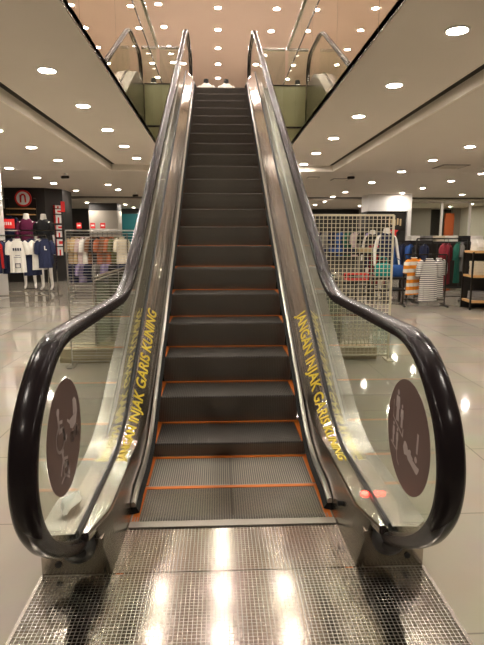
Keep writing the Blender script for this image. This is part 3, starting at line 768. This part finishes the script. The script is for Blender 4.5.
# raised white block letters with red sides running down the angled face
ang = math.atan2(.45, .40)
mt = Matrix.Translation((.76, .26, 0)) @ Matrix.Rotation(ang, 4, 'Z')
zs = [(2.42, 2.33), (2.30, 2.16), (2.12, 1.86), (1.80, 1.66), (1.62, 1.42), (1.36, 1.14), (1.10, .84)]
for i, (za, zb) in enumerate(zs):
    b = MB(); b.box(-.10, .10, -.10, 0, zb, za, mt=mt)
    lt = b.build('channel_letter', M['red'], col)
    b = MB()
    b.box(-.10, .10, -.106, -.098, za-(za-zb)*.28, za, mt=mt); b.box(-.10, -.03, -.106, -.098, zb, za, mt=mt)
    if i % 2: b.box(-.10, .10, -.106, -.098, zb, zb+(za-zb)*.28, mt=mt)
    else: b.box(.03, .10, -.106, -.098, zb, za, mt=mt)
    b.build('letter_face', M['white'], lt)
b = MB(); b.box(-.06, .06, -.01, .01, -.16, .16); tag(b.build('sale_sign', M['red'], bevel=.004), 'red hanging sign plate just right of the black column', 'sign').location = (-4.92, 16.9, 2.36)

r1 = rack('clothes_rack', 'chrome floor rack of navy and white tops on the far left', (-4.55, 11.6, 0), .08, .75, 1.43, .6)
b = MB(); b.box(-.75, .75, -.012, .012, 1.50, 1.52); 
GZ = 1.36
shirt('jacket', 'navy jacket with a bold red sleeve stripe at the left picture edge', 'jacket', (-4.86, 11.35, GZ), .1, F['navy'], .20, .72, long_=True, stripe=(1, F['red']), seed=1)
shirt('jacket', 'plain navy jacket between the red-striped one and the printed t-shirt', 'jacket', (-4.56, 11.62, GZ), .6, F['navy'], .20, .74, long_=True, seed=2)
shirt('t_shirt', 'white t-shirt with dark printed lettering on the left rack', 't-shirt', (-4.33, 11.36, GZ), .35, F['white'], .17, .70,
      badge=([(-.09+.045*k, -.09+.045*k+.03, -.24, -.18) for k in range(4)]+[(-.05, .05, -.34, -.33), (-.08, .06, -.38, -.37), (-.06, .04, -.52, -.505), (-.06, -.045, -.60, -.50), (.03, .045, -.60, -.50), (-.06, .04, -.60, -.59)], F['navy']), seed=3)
shirt('sweater', 'navy sweater hanging right of the printed white t-shirt', 'sweater', (-4.13, 11.65, GZ), .9, F['navy'], .22, .78, long_=True, seed=4)
shirt('t_shirt', 'plain white t-shirt hanging between two navy tops', 't-shirt', (-3.98, 11.7, GZ), .9, F['white'], .20, .66, seed=5)
shirt('t_shirt', 'navy t-shirt with a small white chest mark at the rack end', 't-shirt', (-3.84, 11.62, GZ), .45, F['navy'], .15, .62, badge=([(-.02, 0, -.22, -.14), (-.02, .03, -.23, -.21)], F['white']), seed=6)
rack('clothes_rack', 'second chrome rack with round rail ends behind the left navy tops', (-4.6, 12.6, 0), 0, .7, 1.55, .6)
b = MB(); b.box(-.16, .16, -.006, .006, -.11, .11); o = tag(b.build('sale_card', M['red'], bevel=.003), 'red sale card standing on the far left rack', 'sign'); o.location = (-4.98, 12.6, 1.72)
b = MB(); [b.box(-.09+.05*k, -.06+.05*k, -.010, -.006, -.03, .04) for k in range(4)]; b.build('print', M['white'], o)
mannequin('mannequin in a plum top with white collar before the black column', (-5.22, 14.5, 0), .2, F['purple'], collar=F['white'], sleeve='long', shorts=F['navy'], h=1.27)
mannequin('white mannequin in a black top and navy shorts beside the left rack', (-4.62, 14.05, 0), -.15, F['black'], collar=F['white'], shorts=F['navy'], h=1.25)
shirt('t_shirt', 'dark blue top hanging inside the black column display', 't-shirt', (-6.5, 16.7, 2.05), 0, F['navy'], .2, .6, seed=9)

# mid-left racks seen through the bar screen
rack('clothes_rack', 'rack of beige and rust tops behind the left bar screen', (-2.72, 11.9, 0), .0, .62, 1.47, .5)
mids = [('beige', 'tan'), ('tan', 'beige'), ('pink', 'pale pink'), ('white', 'off-white'), ('brown', 'brown'), ('black', 'black'), ('rust', 'rust'), ('brown', 'dark brown'), ('rust', 'rust-red'), ('olive', 'olive'), ('cream', 'cream')]
words = ['leftmost', 'second from left', 'third from left', 'fourth from left', 'fifth from left', 'middle', 'fifth from right', 'fourth from right', 'third from right', 'second from right', 'rightmost']
for i, (k, nm) in enumerate(mids):
    shirt('t_shirt', f'{nm} top, {words[i]} on the rack behind the bar screen', 't-shirt', (-3.27+.105*i, 11.88, 1.40), .85+.1*sin(i*2), F[k], .17, .58, seed=20+i, group='tops on the rack behind the bar screen')
rack('clothes_rack', 'lower rack of dark and lilac trousers behind the left bar screen', (-2.9, 13.1, 0), .0, .75, .86, .5)
for i, (k, nm) in enumerate([('navy', 'navy'), ('lilac', 'lilac'), ('navy', 'deep navy'), ('grey', 'grey'), ('lilac', 'pale lilac'), ('black', 'black'), ('navy', 'inky navy')]):
    shirt('blouse', f'{nm} blouse on the low rack behind the bar screen, {["leftmost","second from left","third from left","middle","third from right","second from right","rightmost"][i]}', 'blouse', (-3.55+.2*i, 13.05, .8), .7, F[k], .19, .5, seed=40+i, group='blouses on the low rack')
for x, wd in ((-3.15, 'left'), (-2.85, 'middle'), (-2.63, 'right')):
    b = MB(); b.box(-.055, .055, -.005, .005, -.06, .06); o = tag(b.build('sale_card', M['red'], bevel=.003), f'{wd} one of three small red cards above the beige tops', 'sign', 'red cards above the rack'); o.location = (x, 11.9, 1.66)
    b = MB(); b.box(-.035, .035, -.008, -.005, -.012, .02); b.build('print', M['white'], o)
    b = MB(); b.tube([(0, 0, -.06), (0, 0, -.175)], .004, 6); b.build('stem', M['chrome'], o)

# right shop -------------------------------------------------------
rack('clothes_rack', 'low black rack holding the striped t-shirts', (4.18, 10.55, 0), -.15, .42, 1.04, .55, 'darkmetal')
shirt('t_shirt', 'orange and white striped t-shirt on the black rack', 't-shirt', (3.88, 10.40, .99), .5, F['ostripe'], .19, .74, .2, seed=50)
shirt('t_shirt', 'white t-shirt with thin navy stripes, in front of its twin', 't-shirt', (4.16, 10.30, .97), .25, F['nstripe'], .22, .84, .24, seed=51)
shirt('t_shirt', 'second navy-striped white t-shirt, half hidden at the rack end', 't-shirt', (4.44, 10.5, .97), .6, F['nstripe'], .20, .78, .24, seed=52)
rack('clothes_rack', 'tall black rack holding maroon and green t-shirts', (4.75, 11.1, 0), -.05, .55, 1.36, .6, 'darkmetal')
shirt('t_shirt', 'maroon t-shirt hanging on the tall black rack', 't-shirt', (4.72, 10.95, 1.26), 1.0, F['maroon'], .22, .88, .26, seed=53)
shirt('t_shirt', 'darker maroon t-shirt just behind the first maroon one', 't-shirt', (4.88, 11.1, 1.26), 1.0, F['maroon'], .21, .86, .26, seed=54)
shirt('t_shirt', 'dark green t-shirt hanging beside the maroon ones', 't-shirt', (5.05, 11.0, 1.28), 1.0, F['green'], .21, .84, .26, seed=55)
shirt('t_shirt', 'pale top hanging at the right end of the tall black rack', 't-shirt', (5.2, 11.15, 1.28), 1.1, F['grey'], .18, .6, .2, seed=56)
rack('clothes_rack', 'long black rack of red and blue tops behind the striped shirts', (4.55, 13.2, 0), .2, .95, 1.30, .6, 'darkmetal')
for i, (k, nm) in enumerate([('maroon', 'maroon'), ('red', 'red'), ('navy', 'navy'), ('blue', 'blue'), ('navy', 'dark navy'), ('blue', 'mid blue'), ('black', 'black'), ('navy', 'navy blue')]):
    shirt('t_shirt', f'{nm} top on the long rack behind the striped shirts, {["leftmost","second from left","third from left","fourth from left","fourth from right","third from right","second from right","rightmost"][i]}', 't-shirt', (3.82+.2*i, 13.05+.03*i, 1.22), .9, F[k], .2, .68, seed=60+i, group='tops on the long rack')
# shelf unit on the right edge
su = thing('shelf_unit', 'black shelf unit with wooden shelves of folded clothes at the right edge', 'shelf', (5.52, 10.0, 0), -.1)
for z in (.14, .63, 1.10): b = MB(); b.box(-.68, .9, -.25, .25, z, z+.045); b.build('shelf', M['wood'], su, bevel=.003)
for x in (-.68, .9):
    for y in (-.24, .24): b = MB(); b.box(x-.015, x+.015, y-.015, y+.015, 0, 1.12); b.build('post', M['darkmetal'], su)
b = MB(); b.box(-.68, .9, .24, .25, .0, 1.1); b.build('back_panel', M['clad'], su)
def on_shelf(x, y, z): v = Matrix.Rotation(-.1, 4, 'Z') @ Vector((x, y, z)); return (5.52+v.x, 10+v.y, v.z)
cols = ['cream', 'white', 'cream', 'tan', 'grey', 'navy', 'black', 'maroon']
nm = {'cream': 'cream', 'white': 'white', 'tan': 'tan', 'grey': 'grey', 'navy': 'navy', 'black': 'black', 'maroon': 'maroon'}
lv = ['bottom', 'second', 'third', 'fourth', 'fifth', 'topmost']
for si, (zs_, stacks, sname) in enumerate((( .185, (('grey', 3), ('black', 3), ('black', 4), ('navy', 3)), 'bottom'), (.675, (('cream', 5), ('cream', 6), ('white', 5), ('maroon', 4)), 'middle'), (1.145, (('white', 4), ('cream', 5), ('navy', 3), ('grey', 3)), 'top'))):
    for xi, (k, n) in enumerate(stacks):
        for q in range(n):
            folded('folded_shirt', f'{nm[k]} folded shirt, {lv[q]} in the {["first","second","third","fourth"][xi]} stack from the left on the {sname} shelf', on_shelf(-.46+.38*xi+.01*sin(q*3), -.02+.01*cos(q*2), zs_+.053*q), -.1+.05*sin(q*2.3), F[k], .33, .34, .052, f'folded shirts on the {sname} shelf')
# pale draped top with black band on the pile
b = MB(); rings = []
for z, r in ((0, .17), (.05, .19), (.12, .16), (.19, .12), (.24, .07), (.26, .02)): rings.append([(r*cos(a)*(1+.10*sin(3*a)), r*.85*sin(a)*(1+.08*cos(4*a)), z+.012*sin(5*a)) for a in [2*pi*j/24 for j in range(24)]])
b.loft(rings); o = b.build('heaped_garment', F['white']); x_, y_, z_ = on_shelf(-.08, -.02, 1.145+.053*5); o.location = (x_, y_, z_)
tag(o, 'pale heaped garment with a black band crowning the shelf pile', 'clothes')
b = MB(); b.tube([(.135*cos(a), .115*sin(a), .175+.02*sin(a)) for a in [2*pi*j/24 for j in range(25)]], .012, 6); b.build('band', F['black'], o)

# displays seen through the square wire screen
def table(name, label, x, y, w, d, h, m):
    t = thing(name, label, 'table', (x, y, 0))
    b = MB(); b.box(-w/2, w/2, -d/2, d/2, h-.05, h); b.build('tabletop', m, t, bevel=.004)
    for sx in (-1, 1):
        for sy in (-1, 1): b = MB(); b.box(sx*(w/2-.04)-.02, sx*(w/2-.04)+.02, sy*(d/2-.04)-.02, sy*(d/2-.04)+.02, 0, h-.05); b.build('leg', M['darkmetal'], t)
    b = MB(); b.box(-w/2+.03, w/2-.03, -d/2+.03, d/2-.03, .25, .28); b.build('lower_shelf', m, t)
table('display_table', 'dark display table piled with folded navy tops behind the wire screen', 3.1, 12.6, 1.9, .8, 1.05, M['darkmetal'])
for i, (k, nmx) in enumerate([('navy', 'navy'), ('blue', 'blue'), ('navy', 'deep navy'), ('tan', 'tan'), ('navy', 'dark navy')]):
    for q in range(2): folded('folded_shirt', f'{nmx} folded top, {["lower","upper"][q]} one of stack {["left","second from left","middle","second from right","right"][i]} on the display table', (2.4+.35*i, 12.5, 1.05+.055*q), .03*i, F[k], .3, .3, .055, 'folded tops on the display table')
for i, (k, nmx) in enumerate([('black', 'black'), ('maroon', 'maroon'), ('black', 'soft black'), ('grey', 'grey'), ('maroon', 'wine red')]):
    for q in range(4): folded('folded_shirt', f'{nmx} folded top, {lv[q]} in the {["left","second from left","middle","second from right","right"][i]} stack under the display table', (2.4+.35*i, 12.5, .28+.055*q), .03*i, F[k], .3, .3, .055, 'folded tops under the display table')
mannequin('mannequin in a pale ribbed sweater behind the wire screen', (2.35, 13.9, 0), .2, F['cream'], sleeve='long', shorts=F['grey'])
mannequin('mannequin in a navy vest over white sleeves behind the wire screen', (3.72, 11.7, 0), 0, F['navy'], collar=F['white'], sleeve=False, shorts=F['black'])
mannequin('mannequin in a dark top between the racks on the right', (4.2, 14.4, 0), -.3, F['black'], sleeve=False, collar=F['white'], shorts=F['navy'])
rack('clothes_rack', 'dark rack of mixed tops at the back, seen through the wire screen', (3.6, 15.6, 0), 0, 1.5, 1.62, .6, 'darkmetal')
for i, (k, nmx) in enumerate([('white', 'white'), ('grey', 'grey'), ('black', 'black'), ('navy', 'navy'), ('grey', 'mid grey'), ('navy', 'dark navy'), ('blue', 'blue'), ('green', 'green'), ('pink', 'pink'), ('black', 'jet black'), ('lilac', 'lilac'), ('navy', 'inky navy'), ('black', 'faded black')]):
    shirt('t_shirt', f'{nmx} top on the back rack behind the wire screen, {["first","second","third","fourth","fifth","sixth","seventh","eighth","ninth","tenth","eleventh","twelfth","thirteenth"][i]} from left', 't-shirt', (2.25+.22*i, 15.5, 1.55), .8, F[k], .2, .7, seed=80+i, group='tops on the back rack')
# red basket, teal bag
t = thing('shopping_basket', 'red plastic basket on a stand behind the wire screen', 'basket', (2.42, 9.3, .64))
b = MB()
for z in (.0, .10): b.box(-.19, .19, -.14, -.125, z, z+.022); b.box(-.19, .19, .125, .14, z, z+.022); b.box(-.19, -.175, -.14, .14, z, z+.022); b.box(.175, .19, -.14, .14, z, z+.022)
for x in (-.183, .183):
    for y in (-.132, .132): b.box(x-.008, x+.008, y-.008, y+.008, 0, .12)
b.build('basket_rim', M['red'], t)
b = MB(); b.box(-.175, .175, -.125, .125, .0, .01); b.build('basket_floor', M['darkmetal'], t)
t = thing('display_stand', 'low black stand carrying the red basket', 'stand', (2.42, 9.3, 0))
b = MB(); b.box(-.2, .2, -.15, .15, .60, .64); b.build('top_panel', M['darkmetal'], t)
b = MB(); b.cyl((0, 0), .02, .02, .60, 14); b.build('pole', M['darkmetal'], t); b = MB(); b.cyl((0, 0), .16, 0, .02); b.build('base', M['darkmetal'], t)
def bag(label, loc, m, w=.22, h=.3):
    b = MB(); rings = []; n = 20
    for v in (0, .08, .5, .85, 1): 
        k = .85+.3*sin(pi*v)**.5 if v < 1 else .7
        rings.append([(w*k*cos(a), .10*k*sin(a), h*v) for a in [2*pi*j/n for j in range(n)]])
    t = thing('bag', label, 'bag', loc); b.loft(rings); b.build('bag_body', m, t)
    b = MB(); b.tube([(-.08, 0, h), (-.07, 0, h+.1), (0, 0, h+.14), (.07, 0, h+.1), (.08, 0, h)], .01, 8); b.build('strap', m, t)
table('display_table', 'low dark table with teal and blue bags right of the wire screen', 3.65, 11.3, .8, .5, .55, M['darkmetal'])
bag('teal bag on the low table right of the wire screen', (3.52, 11.25, .55), F['teal'], .17, .3)
bag('royal blue bag on the low table beside the teal one', (3.84, 11.3, .55), F['blue'], .16, .26)

cb = thing('display_cabinet', 'dark low cabinet with white folded piles behind the tall black rack', 'cabinet', (6.0, 13.9, 0))
b = MB(); b.box(-1.0, 1.0, -.3, .3, .06, 1.30); b.build('body', M['clad'], cb, bevel=.004)
for sx in (-1, 0, 1): b = MB(); b.box(sx*.62-.29, sx*.62+.29, -.32, -.3, .12, 1.24); b.build('door', M['darkmetal'], cb, bevel=.003)
for i, k in enumerate(('white', 'grey', 'cream', 'white', 'black', 'white')):
    for q in range(3): folded('folded_shirt', f'{k} folded shirt, {lv[q]} in the {["first","second","third","fourth","fifth","sixth"][i]} pile from left on the dark cabinet', (5.15+.34*i, 13.85, 1.30+.05*q), .04*i, F[k], .28, .3, .048, 'folded shirts on the dark cabinet')
# back-right glass partition with its orange reflection built as a panel behind, picture sign on the bulkhead
pt = thing('glass_partition', 'tall dark glass partition with pale posts at the back right', 'partition', (10.0, 20.0, 0))
b = MB(); b.box(-3.0, 3.0-1.05, -.01, .01, .02, 2.75); b.build('glass_panel', M['glass_up'], pt)
for x in (-1.5, -.4, .75, 1.9): b = MB(); b.box(x-.04, x+.04, -.04, .04, 0, 2.78); b.build('post', M['trim'], pt)
b = MB(); b.box(-3.0, 1.95, -.04, .04, 2.72, 2.8); b.build('head_rail', M['wall'], pt)
sbox('wall_orange_reflection', M['orange_reflection'], (11.1, 11.55, 25.6, 25.7, 0, 2.6)); sbox('wall_back_grey', M['vent'], (6.9, 10.5, 25.9, 26.0, 0, 2.86), (11.6, 12, 25.9, 26.0, 0, 2.86))
ps = thing('picture_sign', 'dark picture panel with pale bear-like lettering below the white bulkhead', 'sign', (6.0, 18.68, 1.95))
b = MB(); b.box(-.6, .6, -.02, .02, -.3, .3); b.build('panel', M['darkmetal'], ps)
vs, fs = text_mesh('BEAR', .03); b = MB()
for v in vs: b.v.append((v.x*.34-.15, -.024, v.y*.42-.15))
b.f = list(fs); b.mi = [0]*len(fs); b.sm = [False]*len(fs); 
ps['label'] = 'dark panel with pale motif below the white bulkhead'
b2 = MB()
for k in range(5): b2.box(.02+.1*k, .08+.1*k, -.026, -.02, -.12+.03*(k % 2), .14-.02*(k % 3))
b2.build('motif', F['tan'], ps)
t = thing('star_card', 'small red star-shaped card on a post behind the striped shirts', 'sign', (4.36, 13.16, 1.54))
b = MB(); pts = [((.14 if j % 2 == 0 else .07)*cos(pi/2+pi*j/5), (.14 if j % 2 == 0 else .07)*sin(pi/2+pi*j/5)) for j in range(10)]
b.loft([[(x, y, z) for x, z in pts] for y in (-.005, .005)], smooth=False); b.build('card', M['red'], t)
b = MB(); b.tube([(0, 0, -.06), (0, 0, -.215)], .006, 6); b.build('stem', M['chrome'], t)

# two headless mannequins on the upper floor, just showing over the top step
for x, wd in ((-.39, 'left'), (.21, 'right')):
    o = mannequin(f'{wd} of two mannequins in white shirts above the top step', (x, 16.5, H), 0, F['white'], collar=F['black'], shorts=F['navy'], h=1.145)

# ------------------------------------------------------------------ camera, world, view
cd = bpy.data.cameras.new('camera'); co = bpy.data.objects.new('camera', cd); C.objects.link(co)
cd.sensor_fit = 'VERTICAL'; cd.sensor_height = 36; cd.lens = 520/645*36; cd.clip_start = .05
th = math.atan(84/520); psi = math.atan(23.7/520*cos(th))
Fw = Vector((sin(psi)*cos(th), cos(psi)*cos(th), -sin(th))); Rt = Vector((cos(psi), -sin(psi), 0)); Up = Rt.cross(Fw)
co.matrix_world = Matrix(((Rt.x, Up.x, -Fw.x, -.062), (Rt.y, Up.y, -Fw.y, 0), (Rt.z, Up.z, -Fw.z, 1.378), (0, 0, 0, 1)))
sc = bpy.context.scene; sc.camera = co
w = bpy.data.worlds.new('world'); sc.world = w; w.use_nodes = True
w.node_tree.nodes['Background'].inputs[0].default_value = (.9, .8, .7, 1); w.node_tree.nodes['Background'].inputs[1].default_value = .02
sc.view_settings.view_transform = 'Standard'; sc.view_settings.look = 'None'; sc.view_settings.gamma = 1; sc.view_settings.use_curve_mapping = False
sc.view_settings.exposure = 1.22
sc.cycles.max_bounces = 12; sc.cycles.transparent_max_bounces = 24; sc.cycles.sample_clamp_indirect = 6
